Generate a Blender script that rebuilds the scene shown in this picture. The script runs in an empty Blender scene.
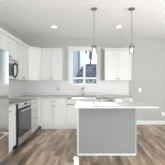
import bpy, bmesh, math, random
from mathutils import Vector, Matrix
random.seed(7)
S = bpy.context.scene
C = S.collection
PI = math.pi

# ---------------------------------------------------------------- camera
cd = bpy.data.cameras.new('camera'); cam = bpy.data.objects.new('camera', cd); C.objects.link(cam)
cam.location = (0, 0, 1.275); cam.rotation_euler = (PI/2, 0, 0)
cd.sensor_width = 36; cd.sensor_fit = 'HORIZONTAL'; cd.lens = 178/165*36
cd.shift_x = -7.5/165; cd.shift_y = 1.5/165
cd.clip_start = .05; cd.clip_end = 300
S.camera = cam
# ---------------------------------------------------------------- exposure
S.view_settings.view_transform = 'Standard'; S.view_settings.look = 'None'
S.view_settings.gamma = 1; S.view_settings.use_curve_mapping = False
S.view_settings.exposure = 0.44
# ---------------------------------------------------------------- sky
w = bpy.data.worlds.new('sky'); S.world = w; w.use_nodes = True
nt = w.node_tree; nt.nodes.clear()
out = nt.nodes.new('ShaderNodeOutputWorld'); bg = nt.nodes.new('ShaderNodeBackground')
tc = nt.nodes.new('ShaderNodeTexCoord'); sx = nt.nodes.new('ShaderNodeSeparateXYZ'); cr = nt.nodes.new('ShaderNodeValToRGB')
nt.links.new(tc.outputs['Generated'], sx.inputs[0]); nt.links.new(sx.outputs['Z'], cr.inputs[0])
cr.color_ramp.elements[0].position = 0.0; cr.color_ramp.elements[0].color = (.93, .96, 1, 1)
cr.color_ramp.elements[1].position = .6; cr.color_ramp.elements[1].color = (.48, .64, .95, 1)
e = cr.color_ramp.elements.new(.14); e.color = (.74, .87, 1, 1)
nt.links.new(cr.outputs[0], bg.inputs['Color']); bg.inputs['Strength'].default_value = 1.45
nt.links.new(bg.outputs[0], out.inputs['Surface'])
# ---------------------------------------------------------------- sun through the kitchen window
sd = bpy.data.lights.new('sun', 'SUN'); sd.energy = 8; sd.angle = .009; sd.color = (1, .96, .9)
sun = bpy.data.objects.new('sun', sd); C.objects.link(sun)
sun.rotation_euler = Vector((.110, -1, -.508)).to_track_quat('-Z', 'Y').to_euler(); sun.location = (-2, 12, 8)
# ---------------------------------------------------------------- fill lamps added at the unseen doors and side window, aimed up
def area(name, loc, direction, sx_, sy_, power, col):
    l = bpy.data.lights.new(name, 'AREA'); l.shape = 'RECTANGLE'; l.size = sx_; l.size_y = sy_; l.energy = power; l.color = col
    o = bpy.data.objects.new(name, l); C.objects.link(o); o.location = loc
    o.rotation_euler = Vector(direction).to_track_quat('-Z', 'Y').to_euler(); return o
area('fill_rear', (.35, -2.9, .95), (0, 1, 1.0), 2.2, 1.7, 190, (.95, .98, 1))
area('fill_side', (4.4, 1.3, 1.15), (-1, 0, .5), 2.0, 1.6, 140, (.95, .98, 1))
# area('daylight_kitchen', (-.18, 5.72, 1.78), (0, -1, -.2), .74, 1.0, 9, (.92, .96, 1))

# ================================================================ helpers
def mat(name, col, rough=.5, metal=0, spec=.5, emit=None, es=0):
    m = bpy.data.materials.new(name); m.use_nodes = True
    b = m.node_tree.nodes['Principled BSDF']
    b.inputs['Base Color'].default_value = (*col, 1); b.inputs['Roughness'].default_value = rough
    b.inputs['Metallic'].default_value = metal; b.inputs['Specular IOR Level'].default_value = spec
    if emit: b.inputs['Emission Color'].default_value = (*emit, 1); b.inputs['Emission Strength'].default_value = es
    return m
def noisy(name, c1, c2, scale=(5, 5, 5), rough=.5, metal=0, detail=4, bump=0):
    m = mat(name, c1, rough, metal); t = m.node_tree; b = t.nodes['Principled BSDF']
    tcn = t.nodes.new('ShaderNodeTexCoord'); mp = t.nodes.new('ShaderNodeMapping'); mp.inputs['Scale'].default_value = scale
    n = t.nodes.new('ShaderNodeTexNoise'); n.inputs['Scale'].default_value = 1; n.inputs['Detail'].default_value = detail
    r = t.nodes.new('ShaderNodeValToRGB'); r.color_ramp.elements[0].position = .35; r.color_ramp.elements[1].position = .65
    r.color_ramp.elements[0].color = (*c1, 1); r.color_ramp.elements[1].color = (*c2, 1)
    t.links.new(tcn.outputs['Object'], mp.inputs[0]); t.links.new(mp.outputs[0], n.inputs['Vector'])
    t.links.new(n.outputs['Fac'], r.inputs[0]); t.links.new(r.outputs[0], b.inputs['Base Color'])
    if bump:
        bp = t.nodes.new('ShaderNodeBump'); bp.inputs['Strength'].default_value = bump; bp.inputs['Distance'].default_value = .01
        t.links.new(n.outputs['Fac'], bp.inputs['Height']); t.links.new(bp.outputs[0], b.inputs['Normal'])
    return m
def bricks(name, c1, c2, mortar, bw, bh, msize, axes='XZ', rough=.3, offset=.5, bump=.2):
    m = mat(name, c1, rough); t = m.node_tree; b = t.nodes['Principled BSDF']
    tcn = t.nodes.new('ShaderNodeTexCoord'); sp = t.nodes.new('ShaderNodeSeparateXYZ'); cb = t.nodes.new('ShaderNodeCombineXYZ')
    br = t.nodes.new('ShaderNodeTexBrick'); br.offset = offset
    t.links.new(tcn.outputs['Object'], sp.inputs[0])
    if axes == 'SUM':      # a run of tile that turns a corner
        ad = t.nodes.new('ShaderNodeMath'); ad.operation = 'ADD'
        t.links.new(sp.outputs['X'], ad.inputs[0]); t.links.new(sp.outputs['Y'], ad.inputs[1])
        t.links.new(ad.outputs[0], cb.inputs['X']); t.links.new(sp.outputs['Z'], cb.inputs['Y'])
    else:
        t.links.new(sp.outputs[axes[0]], cb.inputs['X']); t.links.new(sp.outputs[axes[1]], cb.inputs['Y'])
    t.links.new(cb.outputs[0], br.inputs['Vector'])
    br.inputs['Scale'].default_value = 1; br.inputs['Brick Width'].default_value = bw; br.inputs['Row Height'].default_value = bh
    br.inputs['Mortar Size'].default_value = msize; br.inputs['Mortar Smooth'].default_value = .1
    br.inputs['Color1'].default_value = (*c1, 1); br.inputs['Color2'].default_value = (*c2, 1); br.inputs['Mortar'].default_value = (*mortar, 1)
    t.links.new(br.outputs['Color'], b.inputs['Base Color'])
    if bump:
        bp = t.nodes.new('ShaderNodeBump'); bp.inputs['Strength'].default_value = bump; bp.inputs['Distance'].default_value = .003; bp.invert = True
        t.links.new(br.outputs['Fac'], bp.inputs['Height']); t.links.new(bp.outputs[0], b.inputs['Normal'])
    return m
def plank_mat():
    m = mat('wood_plank_floor', (.3, .22, .16), .36, spec=.5); t = m.node_tree; b = t.nodes['Principled BSDF']; L = t.links.new
    b.inputs['Coat Weight'].default_value = .15; b.inputs['Coat Roughness'].default_value = .2
    def mth(op, a=None, bb=None, va=None, vb=None):
        n = t.nodes.new('ShaderNodeMath'); n.operation = op
        if a is not None: L(a, n.inputs[0])
        if va is not None: n.inputs[0].default_value = va
        if bb is not None: L(bb, n.inputs[1])
        if vb is not None: n.inputs[1].default_value = vb
        return n.outputs[0]
    tcn = t.nodes.new('ShaderNodeTexCoord'); sp = t.nodes.new('ShaderNodeSeparateXYZ'); L(tcn.outputs['Object'], sp.inputs[0])
    px = mth('DIVIDE', sp.outputs['X'], vb=.13); row = mth('FLOOR', px); fx = mth('FRACT', px)
    wn = t.nodes.new('ShaderNodeTexWhiteNoise'); wn.noise_dimensions = '1D'; L(row, wn.inputs['W'])
    py = mth('ADD', mth('DIVIDE', sp.outputs['Y'], vb=1.05), mth('MULTIPLY', wn.outputs['Value'], vb=7.3))
    col = mth('FLOOR', py); fy = mth('FRACT', py)
    cb = t.nodes.new('ShaderNodeCombineXYZ'); L(row, cb.inputs['X']); L(col, cb.inputs['Y'])
    w2 = t.nodes.new('ShaderNodeTexWhiteNoise'); w2.noise_dimensions = '2D'; L(cb.outputs[0], w2.inputs['Vector'])
    ns = t.nodes.new('ShaderNodeTexNoise'); mp = t.nodes.new('ShaderNodeMapping'); mp.inputs['Scale'].default_value = (13, 1.8, 1)
    ad = t.nodes.new('ShaderNodeVectorMath'); ad.operation = 'ADD'; L(tcn.outputs['Object'], ad.inputs[0]); L(w2.outputs['Color'], ad.inputs[1])
    L(ad.outputs[0], mp.inputs[0]); L(mp.outputs[0], ns.inputs['Vector']); ns.inputs['Scale'].default_value = 1; ns.inputs['Detail'].default_value = 5
    f = mth('ADD', mth('MULTIPLY', w2.outputs['Value'], vb=.40), mth('MULTIPLY', mth('SUBTRACT', ns.outputs['Fac'], vb=.25), vb=1.25))
    r = t.nodes.new('ShaderNodeValToRGB'); cr = r.color_ramp
    cr.elements[0].position = .15; cr.elements[0].color = (.075, .046, .030, 1)
    cr.elements[1].position = .95; cr.elements[1].color = (.66, .50, .35, 1)
    e = cr.elements.new(.5); e.color = (.27, .188, .128, 1)
    L(f, r.inputs[0])
    gx = mth('LESS_THAN', fx, vb=.02); gy = mth('LESS_THAN', fy, vb=.004); g = mth('MAXIMUM', gx, gy)
    mx = t.nodes.new('ShaderNodeMix'); mx.data_type = 'RGBA'; L(g, mx.inputs[0]); L(r.outputs[0], mx.inputs[6]); mx.inputs[7].default_value = (.09, .065, .05, 1)
    L(mx.outputs[2], b.inputs['Base Color'])
    return m
def clear_glass(name, tint=(1, 1, 1), amount=.08, rough=.0):
    m = bpy.data.materials.new(name); m.use_nodes = True; t = m.node_tree; t.nodes.clear()
    o = t.nodes.new('ShaderNodeOutputMaterial'); mx = t.nodes.new('ShaderNodeMixShader'); tr = t.nodes.new('ShaderNodeBsdfTransparent')
    gl = t.nodes.new('ShaderNodeBsdfGlossy'); gl.inputs['Roughness'].default_value = rough; tr.inputs['Color'].default_value = (*tint, 1)
    lw = t.nodes.new('ShaderNodeLayerWeight'); lw.inputs['Blend'].default_value = amount
    t.links.new(lw.outputs['Fresnel'], mx.inputs[0]); t.links.new(tr.outputs[0], mx.inputs[1]); t.links.new(gl.outputs[0], mx.inputs[2]); t.links.new(mx.outputs[0], o.inputs[0])
    return m

M = dict(
    wall=noisy('greige_wall_paint', (.44, .435, .42), (.455, .45, .435), (3, 3, 3), .85),
    ceil=noisy('white_ceiling_paint', (.90, .905, .905), (.91, .915, .915), (30, 30, 30), .95, bump=.1),
    cab=mat('white_cabinet_paint', (.66, .662, .652), .35),
    trim=mat('white_trim_paint', (.70, .70, .69), .4),
    tile=bricks('white_tile', (.68, .675, .66), (.70, .695, .68), (.64, .64, .62), .30, .10, .004, 'SUM', .35),
    counter=noisy('white_quartz', (.60, .605, .60), (.57, .575, .57), (6, 6, 6), .22),
    counter2=noisy('shaded_speckled_quartz', (.36, .355, .345), (.43, .425, .41), (60, 60, 60), .25),  # white quartz darkened to grey, so its colour holds the shade on top
    island=noisy('soft_grey_paint', (.228, .235, .234), (.238, .245, .244), (3, 3, 3), .6),
    steel=noisy('brushed_stainless', (.64, .64, .635), (.70, .70, .695), (1, 1, 160), .24, 1),
    fridge=noisy('smooth_stainless', (.66, .66, .665), (.70, .70, .705), (160, 160, 1), .11, 1),
    nickel=mat('brushed_nickel', (.36, .35, .33), .32, 1),
    pull=mat('dark_nickel_pull', (.22, .21, .20), .35, 1),
    black=mat('black_enamel', (.012, .012, .013), .25),
    bglass=mat('black_glass', (.015, .015, .016), .06, 0, .9),
    cook=mat('black_ceramic_glass', (.03, .03, .032), .12),
    ring=mat('grey_burner_print', (.16, .16, .16), .3),
    plastic=mat('white_plastic', (.86, .86, .84), .4),
    gplastic=mat('grey_plastic', (.50, .50, .48), .4),
    slot=mat('dark_slot', (.05, .05, .05), .5),
    glass=clear_glass('window_glass'), pglass=clear_glass('clear_shade_glass', (.985, .99, .99), .12),
    bulb=mat('lit_bulb', (1, 1, 1), .3, emit=(1, .95, .88), es=2),
    led=mat('lit_downlight', (1, 1, 1), .3, emit=(1, .98, .95), es=6),
    siding=bricks('pale_lap_siding', (.54, .54, .57), (.54, .54, .57), (.40, .40, .43), 40, .18, .012, 'XZ', .7, 0),
    siding2=bricks('grey_board_siding', (.36, .38, .42), (.36, .38, .42), (.18, .19, .22), .35, 40, .03, 'XZ', .7, 0),
    shingle=noisy('charcoal_shingles', (.062, .058, .058), (.26, .25, .245), (2.4, 5, 5), 1),
    gutter=mat('white_gutter_paint', (.85, .86, .88), .4),
    bark=noisy('bark', (.10, .07, .05), (.18, .14, .11), (4, 4, 1), .9),
    leaf=noisy('dull_foliage', (.20, .19, .19), (.38, .36, .35), (4, 4, 4), .8),
    grass=noisy('lawn_grass', (.10, .16, .05), (.16, .22, .08), (2, 2, 2), .9),
)
M['floor'] = plank_mat()
M['shingle'].node_tree.nodes['Principled BSDF'].inputs['Specular IOR Level'].default_value = 0

def box(bm, x0, x1, y0, y1, z0, z1):
    v = [bm.verts.new((x, y, z)) for z in (z0, z1) for y in (y0, y1) for x in (x0, x1)]
    for f in ((0, 2, 3, 1), (4, 5, 7, 6), (0, 1, 5, 4), (2, 6, 7, 3), (0, 4, 6, 2), (1, 3, 7, 5)): bm.faces.new([v[i] for i in f])
def loft(bm, p0, z0, p1, z1):
    a = [bm.verts.new((x, y, z0)) for x, y in p0]; b = [bm.verts.new((x, y, z1)) for x, y in p1]; n = len(a)
    bm.faces.new(a[::-1]); bm.faces.new(b)
    for i in range(n): bm.faces.new((a[i], a[(i+1) % n], b[(i+1) % n], b[i]))
def lathe(bm, prof, c=(0, 0, 0), seg=24, ax='Z'):
    rings = []
    for r, h in prof:
        ring = []
        for k in range(seg):
            a = 2*PI*k/seg; p = (r*math.cos(a), r*math.sin(a), h)
            if ax == 'Y': p = (p[0], p[2], p[1])
            if ax == 'X': p = (p[2], p[0], p[1])
            ring.append(bm.verts.new((p[0]+c[0], p[1]+c[1], p[2]+c[2])))
        rings.append(ring)
    for a, b in zip(rings, rings[1:]):
        for k in range(seg): bm.faces.new((a[k], a[(k+1) % seg], b[(k+1) % seg], b[k]))
    return rings
def tube(bm, pts, r, seg=10, cap=True):
    pts = [Vector(p) for p in pts]; rings = []
    up = Vector((0, 0, 1))
    for i, p in enumerate(pts):
        d = (pts[min(i+1, len(pts)-1)] - pts[max(i-1, 0)]).normalized()
        u = d.cross(up if abs(d.dot(up)) < .95 else Vector((1, 0, 0))).normalized(); v = d.cross(u)
        if rings and u.dot(lastu) < 0: u, v = -u, -v
        lastu = u
        rings.append([bm.verts.new(p + r*(u*math.cos(2*PI*k/seg) + v*math.sin(2*PI*k/seg))) for k in range(seg)])
    for a, b in zip(rings, rings[1:]):
        for k in range(seg): bm.faces.new((a[k], a[(k+1) % seg], b[(k+1) % seg], b[k]))
    if cap: bm.faces.new(rings[0]); bm.faces.new(rings[-1][::-1])
def obj(name, bm, m, parent=None, bevel=0, smooth=False, loc=(0, 0, 0), rotz=0):
    bmesh.ops.recalc_face_normals(bm, faces=bm.faces)
    me = bpy.data.meshes.new(name); bm.to_mesh(me); bm.free(); me.materials.append(m)
    o = bpy.data.objects.new(name, me); C.objects.link(o); o.location = loc; o.rotation_euler = (0, 0, rotz)
    if parent: o.parent = parent
    if smooth:
        for p in me.polygons: p.use_smooth = True
        me.set_sharp_from_angle(angle=math.radians(40))
    if bevel:
        md = o.modifiers.new('bevel', 'BEVEL'); md.width = bevel; md.segments = 2; md.limit_method = 'ANGLE'
    return o
def B(*a):
    bm = bmesh.new()
    for x in a: box(bm, *x)
    return bm
def thing(name, label, cat, loc=(0, 0, 0), rotz=0, group=None):
    o = bpy.data.objects.new(name, None); o.empty_display_size = .1; C.objects.link(o); o.location = loc; o.rotation_euler = (0, 0, rotz)
    return tag(o, label, cat, group)
def tag(o, label, cat, group=None):
    o['label'] = label; o['category'] = cat
    if group: o['group'] = group
    return o
def struct(o): o['kind'] = 'structure'; return o
def dup(o, parent=None):
    c = o.copy(); C.objects.link(c); c.parent = parent
    for ch in list(o.children): dup(ch, c)
    return c

# ================================================================ room
XL, XR, YB, YR, ZC = -2.06, 4.5, 5.6, -3.0, 2.74
WX0, WX1, WZ0, WZ1 = -.585, .235, 1.255, 2.35          # kitchen window opening
struct(obj('floor', B((XL-.15, XR+.15, YR-.15, YB+.15, -.1, 0)), M['floor']))
struct(obj('ceiling', B((XL-.15, XR+.15, YR-.15, YB+.15, ZC, ZC+.12)), M['ceil']))
struct(obj('wall_back', B((XL-.15, WX0, YB, YB+.15, 0, ZC), (WX1, XR+.15, YB, YB+.15, 0, ZC), (WX0, WX1, YB, YB+.15, 0, WZ0), (WX0, WX1, YB, YB+.15, WZ1, ZC)), M['wall']))
struct(obj('wall_left', B((XL-.15, XL, YR, YB, 0, ZC)), M['wall']))
struct(obj('wall_right', B((XR, XR+.15, YR, .3, 0, ZC), (XR, XR+.15, 2.9, YB, 0, ZC), (XR, XR+.15, .3, 2.9, 0, .3), (XR, XR+.15, .3, 2.9, 2.3, ZC)), M['wall']))
struct(obj('wall_rear', B((XL, -.8, YR-.15, YR, 0, ZC), (2.6, XR, YR-.15, YR, 0, ZC), (-.8, 2.6, YR-.15, YR, 2.2, ZC)), M['wall']))
struct(obj('baseboard_back', B((1.235, XR, YB-.016, YB-.001, 0, .125)), M['trim'], bevel=.004))
struct(obj('baseboard_right', B((XR-.016, XR-.001, YR+.02, YB-.02, 0, .125)), M['trim'], bevel=.004))
# kitchen window
w1 = struct(obj('window_1', B((WX0-.095, WX0+.005, YB-.022, YB-.001, WZ0-.09, WZ1+.10), (WX1-.005, WX1+.095, YB-.022, YB-.001, WZ0-.09, WZ1+.10),
    (WX0, WX1, YB-.022, YB-.001, WZ1-.005, WZ1+.10), (WX0, WX1, YB-.022, YB-.001, WZ0-.09, WZ0-.005)), M['trim'], bevel=.004))
f = struct(obj('window_frame', B((WX0, WX0+.03, YB+.03, YB+.10, WZ0, WZ1), (WX1-.03, WX1, YB+.03, YB+.10, WZ0, WZ1),
    (WX0+.03, WX1-.03, YB+.03, YB+.10, WZ1-.03, WZ1), (WX0+.03, WX1-.03, YB+.03, YB+.10, WZ0, WZ0+.03),
    (-.212, -.148, YB+.03, YB+.10, WZ0+.03, WZ1-.03)), M['plastic'], w1, bevel=.004))
struct(obj('window_sill', B((WX0-.03, WX1+.03, YB-.045, YB+.03, WZ0-.022, WZ0)), M['trim'], w1, bevel=.004))
struct(obj('window_pane', B((WX0+.031, -.213, YB+.06, YB+.064, WZ0+.031, WZ1-.031)), M['glass'], f))
struct(obj('window_pane', B((-.147, WX1-.031, YB+.06, YB+.064, WZ0+.031, WZ1-.031)), M['glass'], f))
# glass doors behind the camera, side window
d1 = struct(obj('door_1', B((-.8, -.72, YR-.12, YR-.03, 0, 2.2), (2.52, 2.6, YR-.12, YR-.03, 0, 2.2), (-.72, 2.52, YR-.12, YR-.03, 2.12, 2.2), (-.72, 2.52, YR-.12, YR-.03, 0, .06), (.86, .94, YR-.12, YR-.03, .06, 2.12)), M['plastic'], bevel=.004))
struct(obj('door_glass', B((-.72, .86, YR-.08, YR-.075, .06, 2.12), (.94, 2.52, YR-.08, YR-.075, .06, 2.12)), M['glass'], d1))
w2 = struct(obj('window_2', B((XR+.03, XR+.1, .3, .36, .3, 2.3), (XR+.03, XR+.1, 2.84, 2.9, .3, 2.3), (XR+.03, XR+.1, .36, 2.84, .3, .36), (XR+.03, XR+.1, .36, 2.84, 2.24, 2.3), (XR+.03, XR+.1, 1.57, 1.63, .36, 2.24)), M['plastic'], bevel=.004))
struct(obj('window_pane', B((XR+.06, XR+.064, .36, 1.57, .36, 2.24), (XR+.06, XR+.064, 1.63, 2.84, .36, 2.24)), M['glass'], w2))
# tile
t = obj('backsplash', B((XL+.001, XL+.010, 2.76, YB-.001, .9165, 1.378), (XL+.011, WX0-.097, YB-.010, YB-.001, .9165, 1.378), (WX1+.097, 1.215, YB-.010, YB-.001, .9165, 1.378), (WX0-.097, WX1+.097, YB-.010, YB-.001, .9165, WZ0-.092)), M['tile'])
tag(t, 'pale tile backsplash running along the back and left walls above the counters', 'backsplash')

# ================================================================ cabinets
def knob(parent, x, z, y=0):
    bm = bmesh.new(); lathe(bm, [(.0005, 0), (.006, 0), (.006, -.014), (.017, -.018), (.019, -.024), (.015, -.030), (.0005, -.031)], (x, y, z), 14, 'Y')
    return obj('knob', bm, M['pull'], parent, smooth=True)
def bar_pull(parent, x, z, L=.12, y=0, m='pull'):
    bm = bmesh.new(); tube(bm, [(x-L/2, y-.028, z), (x+L/2, y-.028, z)], .006)
    for s in (-1, 1): tube(bm, [(x+s*(L/2-.015), y, z), (x+s*(L/2-.015), y-.028, z)], .005)
    return obj('handle', bm, M[m], parent, smooth=True)
def panel_front(name, parent, x0, x1, z0, z1, m='cab', st=.06, y=0, loc=None, rotz=0):
    g = .005; x0 += g; x1 -= g; z0 += g; z1 -= g
    bm = B((x0, x0+st, y, y+.02, z0, z1), (x1-st, x1, y, y+.02, z0, z1), (x0+st, x1-st, y, y+.02, z1-st, z1), (x0+st, x1-st, y, y+.02, z0, z0+st), (x0+st, x1-st, y+.012, y+.019, z0+st, z1-st))
    return obj(name, bm, M[m], parent, loc=loc or (0, 0, 0), rotz=rotz)
def slab_front(name, parent, x0, x1, z0, z1, m='cab'):
    g = .005
    if z1-z0 < .15: return obj(name, B((x0+g, x1-g, 0, .02, z0+g, z1-g)), M[m], parent, bevel=.003)
    return panel_front(name, parent, x0, x1, z0, z1, m, .045)

def base_cab(label, x, y, rz, w, d, style, hollow=False, end=None):
    t = thing('base_cabinet', label, 'cabinet', (x, y, 0), rz, 'white base cabinets')
    if hollow: obj('body', B((0, .018, .02, d, .10, .886), (w-.018, w, .02, d, .10, .886), (.018, w-.018, .02, d, .10, .118), (.018, w-.018, d-.012, d, .118, .873)), M['cab'], t)
    else: obj('body', B((0, w, .021, d, .10, .886)), M['cab'], t)
    obj('toe_kick', B((0, w, .07, d, 0, .099)), M['cab'], t)
    if style == 'doors2':      # one wide drawer over two doors
        dr = slab_front('drawer', t, .01, w-.01, .71, .865); bar_pull(dr, w/2, .79)
        a = panel_front('door', t, .01, w/2, .11, .70); knob(a, w/2-.035, .655)
        a = panel_front('door', t, w/2, w-.01, .11, .70); knob(a, w/2+.035, .655)
    if style == 'sink':
        slab_front('false_drawer', t, .01, w-.01, .71, .865)
        a = panel_front('door', t, .01, w/2, .11, .70); knob(a, w/2-.035, .655)
        a = panel_front('door', t, w/2, w-.01, .11, .70); knob(a, w/2+.035, .655)
    if style == 'door1':
        dr = slab_front('drawer', t, .01, w-.01, .71, .865); bar_pull(dr, w/2, .79, min(.12, w*.4))
        a = panel_front('door', t, .01, w-.01, .11, .70); knob(a, .045, .655)
    if style == 'drawers':
        for z0, z1 in ((.71, .865), (.51, .70), (.31, .50), (.11, .30)):
            dr = slab_front('drawer', t, .01, w-.01, z0, z1); bar_pull(dr, w/2, (z0+z1)/2)
    return t
def crown_bm(poly0, poly1, z):
    bm = bmesh.new(); loft(bm, poly0, z, poly1, z+.05); loft(bm, poly1, z+.05, poly1, z+.062); return bm
def upper_cab(label, x, y, rz, w, z0, n, d=.33, knobs=('r', 'l'), le=0, re=0, group='white wall cabinets'):
    t = thing('wall_cabinet', label, 'cabinet', (x, y, z0), rz, group); H = 2.275-z0
    obj('body', B((0, w, .021, d, 0, H)), M['cab'], t)
    for i in range(n):
        a = panel_front('door', t, .008+(w-.016)*i/n, .008+(w-.016)*(i+1)/n, .01, H-.02)
        k = knobs[i]; kx = (.008+(w-.016)*(i+1)/n-.033) if k == 'r' else (.008+(w-.016)*i/n+.033)
        knob(a, kx, .055)
    p0 = [(-le*.005, -.002), (w+re*.005, -.002), (w+re*.005, d), (-le*.005, d)]; p1 = [(-le*.045, -.045), (w+re*.045, -.045), (w+re*.045, d), (-le*.045, d)]
    obj('crown_molding', crown_bm(p0, p1, H), M['cab'], t)
    return t

FX = -1.42; FY = 4.98      # front planes of the left and the back base cabinets
DL = FX-XL-.002; DB = YB-.002-FY
R = PI/2
base_cab('white base cabinet between the refrigerator and the range, drawer over door', FX, 2.765, R, .665, DL, 'door1')
base_cab('white base cabinet with a stack of four drawers, between range and corner', FX, 4.20, R, .75, DL, 'drawers')
base_cab('white base cabinet with one drawer over two doors, left of the sink cabinet', -1.385, FY, 0, .725, DB, 'doors2')
base_cab('wide white sink base cabinet with two doors under the window', -.658, FY, 0, .945, DB, 'sink', hollow=True)
base_cab('narrow white base cabinet at the right end of the back counter', .897, FY, 0, .300, DB, 'door1')
t = thing('corner_cabinet', 'blind white corner base cabinet where the left and back counters meet', 'cabinet', (XL+.002, YB-.002, 0))
obj('body', B((0, .64, -.645, 0, .10, .886)), M['cab'], t)
obj('filler_strip', B((.6405, .672, -.618, -.60, .10, .886)), M['cab'], t)
obj('toe_kick', B((0, .58, -.58, 0, 0, .099)), M['cab'], t)

UX = -1.73; UY = 5.27; UD = UX-XL-.002
upper_cab('white wall cabinet between refrigerator and microwave, on the left wall', UX, 2.765, R, .665, 1.38, 2, UD)
upper_cab('short white wall cabinet directly above the microwave', UX, 3.432, R, .764, 1.815, 2, UD)
upper_cab('tall white two-door wall cabinet right of the microwave on the left wall', UX, 4.198, R, .788, 1.38, 2, UD)
upper_cab('white two-door wall cabinet on the back wall left of the window', -1.448, UY, 0, .615, 1.38, 2, YB-.002-UY, re=1)
upper_cab('white two-door wall cabinet on the back wall right of the window', .432, UY, 0, .80, 1.38, 2, YB-.002-UY, le=1, re=1)
# diagonal corner wall cabinet
t = thing('wall_cabinet', 'diagonal corner wall cabinet with a single white door', 'cabinet', (XL+.002, YB-.002, 1.38), 0, 'white wall cabinets')
a_ = (UX-XL-.002, -.610); b_ = (.6095, UY-YB+.002)
pl = [(0, 0), (0, a_[1]), (a_[0]-.014, a_[1]), (b_[0], b_[1]+.014), (b_[0], 0)]
bm = bmesh.new(); loft(bm, pl, 0, pl, .895); obj('body', bm, M['cab'], t)
Ld = math.hypot(b_[0]-a_[0], b_[1]-a_[1]); an = math.atan2(b_[1]-a_[1], b_[0]-a_[0])
dr = panel_front('door', t, .012, Ld-.012, .01, .875, loc=(a_[0], a_[1], 0), rotz=an); knob(dr, Ld-.048, .055)
p1 = [(0, 0), (0, a_[1]), (a_[0]+.045, a_[1]), (b_[0], b_[1]-.045), (b_[0], 0)]
obj('crown_molding', crown_bm(pl, p1, .895), M['cab'], t)

# ================================================================ counters
CZ0, CZ1 = .888, .915
sx0, sx1, sy0, sy1 = -.53, .17, 5.06, 5.47
o = obj('countertop', B((XL+.002, FX+.025, 4.20, YB-.002, CZ0, CZ1), (FX+.025, sx0, FY-.025, YB-.002, CZ0, CZ1), (sx1, 1.215, FY-.025, YB-.002, CZ0, CZ1),
    (sx0, sx1, FY-.025, sy0, CZ0, CZ1), (sx0, sx1, sy1, YB-.002, CZ0, CZ1)), M['counter2'])
tag(o, 'long L-shaped countertop greyed for shade on the back cabinets, with the sink', 'countertop')
o = obj('countertop', B((XL+.002, FX+.025, 2.762, 3.432, CZ0, CZ1)), M['counter2'], bevel=.003)
tag(o, 'short countertop greyed for shade between the refrigerator and the range', 'countertop')
# sink
t = thing('sink', 'stainless undermount sink in the counter below the window', 'sink', ((sx0+sx1)/2, (sy0+sy1)/2, .703))
hw, hd = (sx1-sx0)/2+.008, (sy1-sy0)/2+.008
obj('basin', B((-hw, -hw+.006, -hd, hd, .0, .184), (hw-.006, hw, -hd, hd, 0, .184), (-hw, hw, -hd, -hd+.006, 0, .184), (-hw, hw, hd-.006, hd, 0, .184), (-hw, hw, -hd, hd, 0, .006)), M['steel'], t)
bm = bmesh.new(); lathe(bm, [(.001, .009), (.03, .009), (.042, .007)], (0, 0, 0)); obj('drain', bm, M['nickel'], t, smooth=True)
# faucet
t = thing('faucet', 'curved gooseneck faucet standing behind the sink', 'faucet', (-.20, 5.525, .9155))
bm = bmesh.new(); lathe(bm, [(.001, 0), (.030, 0), (.030, .006), (.019, .014), (.017, .07), (.001, .071)]); obj('base', bm, M['nickel'], t, smooth=True)
pts = [(0, 0, .06), (0, 0, .17)] + [(-.03*(1-math.cos(a))*.9, -.075*(1-math.cos(a)), .17+.075*math.sin(a)) for a in [PI*k/10 for k in range(1, 11)]] + [(-.054, -.152, .12)]
bm = bmesh.new(); tube(bm, pts, .012, 12); obj('spout', bm, M['nickel'], t, smooth=True)
bm = bmesh.new(); tube(bm, [(.015, 0, .05), (.06, -.01, .085)], .006); obj('lever', bm, M['nickel'], t, smooth=True)

# ================================================================ dishwasher
t = thing('dishwasher', 'stainless dishwasher under the back counter, right of the sink', 'dishwasher', (.289, FY, 0))
obj('body', B((.002, .602, .035, .59, .03, .872)), M['slot'], t)
obj('door', B((.004, .600, 0, .034, .10, .765)), M['steel'], t, bevel=.004)
cp = obj('control_panel', B((.004, .600, -.004, .034, .768, .868)), M['steel'], t, bevel=.004)
obj('display', B((.24, .36, -.0055, -.0045, .805, .832)), M['black'], cp)
bm = bmesh.new(); tube(bm, [(.06, -.045, .72), (.54, -.045, .72)], .009)
for x in (.09, .51): tube(bm, [(x, -.045, .72), (x, 0, .72)], .007)
obj('handle', bm, M['steel'], t, smooth=True)
obj('toe_kick', B((.004, .600, .06, .08, .0, .098)), M['black'], t)

# ================================================================ range
t = thing('range', 'freestanding stainless range with black glass oven door on the left wall', 'range', (-1.388, 3.436, 0), R)
w_, d_ = .758, -1.388-XL-.014
obj('body', B((0, w_, .03, d_, .07, .905), (0, .011, -.004, .0299, .07, .903), (w_-.011, w_, -.004, .0299, .07, .903)), M['black'], t)
ck = obj('cooktop', B((-.001, w_+.001, .0, d_, .906, .920)), M['cook'], t, bevel=.003)
for x, y, r in ((.19, .18, .10), (.57, .18, .08), (.19, .46, .08), (.57, .46, .10)):
    bm = bmesh.new(); lathe(bm, [(r-.006, .9206), (r, .9212), (r+.006, .9206)], (x, y, 0), 32); obj('burner', bm, M['ring'], ck)
cp = obj('control_panel', B((.012, w_-.012, -.006, .029, .80, .904)), M['steel'], t, bevel=.004)
for x in (.09, .20, .56, .67):
    bm = bmesh.new(); lathe(bm, [(.001, -.034), (.019, -.034), (.022, -.008), (.024, -.0065), (.001, -.0062)], (x, 0, .852), 18, 'Y'); obj('knob', bm, M['steel'], cp, smooth=True)
obj('display', B((.30, .46, -.0075, -.0065, .83, .878)), M['black'], cp)
dr = obj('oven_door', B((.012, w_-.012, -.003, .029, .225, .797)), M['black'], t, bevel=.004)
obj('oven_window', B((.045, w_-.045, -.006, -.0035, .26, .70)), M['bglass'], dr)
bm = bmesh.new(); tube(bm, [(.05, -.055, .745), (w_-.05, -.055, .745)], .012, 12)
for x in (.08, w_-.08): tube(bm, [(x, -.055, .745), (x, -.002, .745)], .009)
obj('handle', bm, M['steel'], dr, smooth=True)
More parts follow.
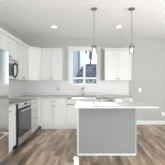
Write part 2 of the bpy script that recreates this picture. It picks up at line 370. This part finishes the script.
obj('drawer', B((.012, w_-.012, -.006, .029, .07, .222)), M['steel'], t, bevel=.004)
for x in (.04, w_-.04):
    for y in (.08, d_-.06):
        bm = bmesh.new(); lathe(bm, [(.001, 0), (.018, 0), (.018, .069), (.001, .07)], (x, y, 0), 12); obj('foot', bm, M['black'], t)
obj('toe_panel', B((.01, w_-.01, .06, .075, .005, .069)), M['black'], t)

# ================================================================ microwave
t = thing('microwave', 'stainless over-the-range microwave with a dark curved handle', 'microwave', (-1.672, 3.436, 1.383), R)
d_ = -1.672-XL-.003
obj('body', B((0, w_, .03, d_, 0, .428)), M['steel'], t)
dr = obj('door', B((.002, .565, 0, .029, .002, .385)), M['steel'], t, bevel=.004)
obj('door_window', B((.05, .475, -.002, -.0005, .06, .33)), M['bglass'], dr)
bm = bmesh.new(); tube(bm, [(.53, 0, .035), (.53, -.018, .05)] + [(.53, -.018-.035*math.sin(PI*k/8), .05+.29*k/8) for k in range(1, 8)] + [(.53, -.018, .34), (.53, 0, .355)], .016, 10)
obj('handle', bm, M['black'], dr, smooth=True)
cp = obj('control_panel', B((.568, w_-.002, 0, .029, .002, .385)), M['steel'], t, bevel=.004)
obj('display', B((.60, .725, -.002, -.0005, .31, .355)), M['black'], cp)
bm = bmesh.new()
for i in range(3):
    for j in range(5): box(bm, .603+i*.042, .637+i*.042, -.002, -.0005, .05+j*.048, .086+j*.048)
obj('keypad', bm, M['gplastic'], cp)
bm = bmesh.new()
for k in range(4): box(bm, .01, w_-.01, .004+.0*k, .028, .390+k*.0095, .3955+k*.0095)
obj('vent_grille', bm, M['gplastic'], t)

# ================================================================ refrigerator
t = thing('refrigerator', 'tall stainless refrigerator at the left edge, mirroring the kitchen', 'refrigerator', (-1.25, 1.838, 0), R)
d_ = -1.25-XL-.03; w_ = .905
obj('body', B((.005, w_-.005, .065, d_, .03, 1.765)), M['gplastic'], t)
for x0, x1, hx in ((0, w_/2-.002, w_/2-.045), (w_/2+.002, w_, w_/2+.045)):
    dr = obj('door', B((x0, x1, 0, .06, .625, 1.78)), M['fridge'], t, bevel=.006)
    bm = bmesh.new(); tube(bm, [(hx, 0, .80), (hx, -.05, .80), (hx, -.055, .82), (hx, -.055, 1.55), (hx, -.05, 1.57), (hx, 0, 1.57)], .011, 10); obj('handle', bm, M['steel'], dr, smooth=True)
dr = obj('freezer_drawer', B((0, w_, 0, .06, .07, .615)), M['fridge'], t, bevel=.006)
bm = bmesh.new(); tube(bm, [(.12, 0, .55), (.12, -.05, .55), (.14, -.055, .55), (w_-.14, -.055, .55), (w_-.12, -.05, .55), (w_-.12, 0, .55)], .011, 10); obj('handle', bm, M['steel'], dr, smooth=True)
obj('toe_grille', B((.01, w_-.01, .04, .06, .01, .065)), M['slot'], t)
for x in (.06, w_-.06):
    bm = bmesh.new(); lathe(bm, [(.001, 0), (.02, 0), (.02, .03), (.001, .03)], (x, .12, 0), 12); obj('foot', bm, M['slot'], t)
    bm = bmesh.new(); lathe(bm, [(.001, 0), (.02, 0), (.02, .03), (.001, .03)], (x, d_-.08, 0), 12); obj('foot', bm, M['slot'], t)

# ================================================================ island
t = thing('kitchen_island', 'long grey-panelled kitchen island with a white overhanging top', 'island', (.305, 3.36, 0))
ix0, ix1, iy0, iy1 = -.515, .520, -.170, .175
obj('body', B((ix0+.004, ix1-.004, iy0, iy1, .0, .8925)), M['island'], t)
obj('countertop', B((-.555, .780, -.555, .205, .893, .915)), M['counter'], t, bevel=.003)
obj('end_panel', B((ix0-.016, ix0+.003, iy0-.004, iy1, 0, .8925)), M['cab'], t)
obj('end_panel', B((ix1-.003, ix1+.008, iy0-.004, iy1, 0, .8925)), M['island'], t)['label'] = 'grey right end panel'
obj('base_molding', B((ix0+.004, ix1-.004, iy0-.012, iy0-.0005, 0, .028)), M['cab'], t)
obj('corner_molding', B((ix1-.009, ix1-.001, iy0-.010, iy0-.0005, .029, .8925)), M['cab'], t)
for k in range(2):
    x0 = ix0+.02+k*.50
    panel_front('door', t, -(x0+.50), -x0, .11, .70, loc=(0, iy1+.021, 0), rotz=PI)

# ================================================================ pendants
def pendant(x, y, label):
    t = thing('pendant_light', label, 'pendant light', (x, y, ZC), 0, 'pendant lights over the island')
    bm = bmesh.new(); lathe(bm, [(.001, -.001), (.062, -.001), (.062, -.014), (.050, -.026), (.012, -.030), (.001, -.031)]); obj('canopy', bm, M['nickel'], t, smooth=True)
    bm = bmesh.new(); tube(bm, [(0, 0, -.03), (0, 0, -.705)], .0065, 10); obj('rod', bm, M['nickel'], t, smooth=True)
    bm = bmesh.new(); lathe(bm, [(.001, -.690), (.012, -.692), (.018, -.705), (.054, -.724), (.058, -.738), (.036, -.756), (.020, -.756), (.018, -.778), (.001, -.779)]); obj('socket', bm, M['nickel'], t, smooth=True)
    sh = bmesh.new(); lathe(sh, [(.034, -.758), (.040, -.775), (.044, -.82), (.046, -.86), (.046, -.885), (.0445, -.885), (.0445, -.86), (.0425, -.82), (.0385, -.776), (.0325, -.760)], seg=32); obj('glass_shade', sh, M['pglass'], t, smooth=True)
    bm = bmesh.new(); lathe(bm, [(.001, -.779), (.010, -.780), (.012, -.80), (.017, -.82), (.015, -.835), (.008, -.845), (.001, -.847)], seg=20); obj('bulb', bm, M['bulb'], t, smooth=True)
pendant(.080, 3.456, 'left pendant light, small clear glass shade hanging in front of the window')
pendant(.810, 3.456, 'right pendant light, small clear glass shade beside the right wall cabinet')

# ================================================================ downlights
first = thing('recessed_light', 'round recessed ceiling light on the left, above the left counter side', 'ceiling light', (-.91, 4.55, ZC), 0, 'recessed ceiling lights')
bm = bmesh.new(); lathe(bm, [(.062, -.001), (.082, -.001), (.080, -.006), (.064, -.008), (.062, -.001)], seg=32); obj('trim_ring', bm, M['trim'], first, smooth=True)
bm = bmesh.new(); lathe(bm, [(.0005, -.004), (.061, -.004), (.061, -.001)], seg=32); obj('lens', bm, M['led'], first)
c = dup(first); c.location = (.74, 4.55, ZC); c['label'] = 'round recessed ceiling light on the right, between the two pendants'
for x, y in ((-.91, 4.55), (.74, 4.55)):
    l = bpy.data.lights.new('downlight_beam', 'SPOT'); l.spot_size = math.radians(75); l.spot_blend = .7; l.shadow_soft_size = .06; l.energy = 30; l.color = (1, .96, .9)
    o = bpy.data.objects.new('downlight_beam', l); C.objects.link(o); o.location = (x, y, ZC-.02)

# ================================================================ plates
def plate(name, label, cat, x, z, m, kind, y=None, group=None):
    t = thing(name, label, cat, (x, (YB-.001 if y is None else y), z), 0, group)
    obj('plate', B((-.037, .037, -.006, 0, -.058, .058)), M[m], t, bevel=.002)
    if kind == 'outlet':
        for s in (-1, 1):
            r = obj('receptacle', B((-.016, .016, -.008, -.0062, s*.024-.014, s*.024+.014)), M[m], t)
            obj('slots', B((-.008, -.006, -.0088, -.0082, s*.024-.005, s*.024+.006), (.006, .008, -.0088, -.0082, s*.024-.005, s*.024+.006)), M['slot'], r)
    else: obj('rocker', B((-.016, .016, -.009, -.0062, -.033, .033)), M[m], t, bevel=.001)
plate('wall_outlet', 'grey outlet on the backsplash between left cabinets and window', 'outlet', -1.00, 1.115, 'gplastic', 'outlet', YB-.0105)
plate('light_switch', 'white switch plate on the grey wall right of the back counter', 'switch', 1.575, 1.09, 'plastic', 'switch')
plate('wall_outlet', 'white outlet low on the wall at the far right', 'outlet', 2.30, .335, 'plastic', 'outlet')

# ================================================================ outside
o = obj('ground', B((-60, 60, 6.2, 120, -1.5, -1.3)), M['grass']); struct(o)
# near neighbour: low house with a hip roof
t = thing('neighbour_house', 'low grey house with dark shingled hip roof outside the window', 'house', (1.8, 14, -1.3))
obj('wall', B((-3.0, -.3, .35, 8, 0, 3.0)), M['siding2'], t)
bm = bmesh.new(); loft(bm, [(-3.06, 0), (-.1, 0), (-.1, 8.3), (-3.06, 8.3)], 3.03, [(-2.36, 2.6), (-.1, 2.6), (-.1, 5.6), (-2.36, 5.6)], 4.45); obj('roof', bm, M['shingle'], t)
obj('gutter', B((-3.1, -.05, -.11, -.005, 2.96, 3.09)), M['gutter'], t)
# far neighbour: pale two storey house
t = thing('neighbour_house', 'tall pale house behind the low roof, seen in the left panes', 'house', (-.95, 27, -1.3))
obj('wall', B((-7, 0, 0, 8, 0, 8.6)), M['siding'], t)
obj('sunlit_strip', B((-.55, .06, -.06, -.005, 0, 8.6)), M['plastic'], t)['label'] = 'white strip painted for the sunlit house face'  # sunlight on the house's other face, put in as white colour
bm = bmesh.new(); tube(bm, [(-.75, -.09, 0), (-.75, -.09, 8.5)], .08, 8); obj('downspout', bm, M['island'], t)
bm = bmesh.new(); loft(bm, [(-7.4, -.4), (.4, -.4), (.4, 8.4), (-7.4, 8.4)], 8.62, [(-4, 3.9), (-3, 3.9), (-3, 4.1), (-4, 4.1)], 10.2); obj('roof', bm, M['shingle'], t)
# tree
t = thing('tree', 'dull leafy tree rising behind the low roof in the right panes', 'tree', (.10, 34, -1.3))
bm = bmesh.new(); tube(bm, [(0, 0, 0), (.05, 0, 3), (0, 0, 7)], .16, 8); obj('trunk', bm, M['bark'], t)
bm = bmesh.new()
for k in range(260):
    a = random.uniform(0, 2*PI); zz = random.uniform(-1, 1); rr = (1-zz*zz)**.5*random.uniform(.2, 1)
    p = Vector((.42*rr*math.cos(a), .42*rr*math.sin(a), 8.1+.95*zz)); n = Vector((random.uniform(-1, 1), random.uniform(-1, 1), random.uniform(-1, 1))).normalized()
    u = n.orthogonal().normalized()*.11; v = n.cross(u)
    bm.faces.new([bm.verts.new(p+q) for q in (u, v, -u, -v)])
o = obj('foliage', bm, M['leaf'], t)
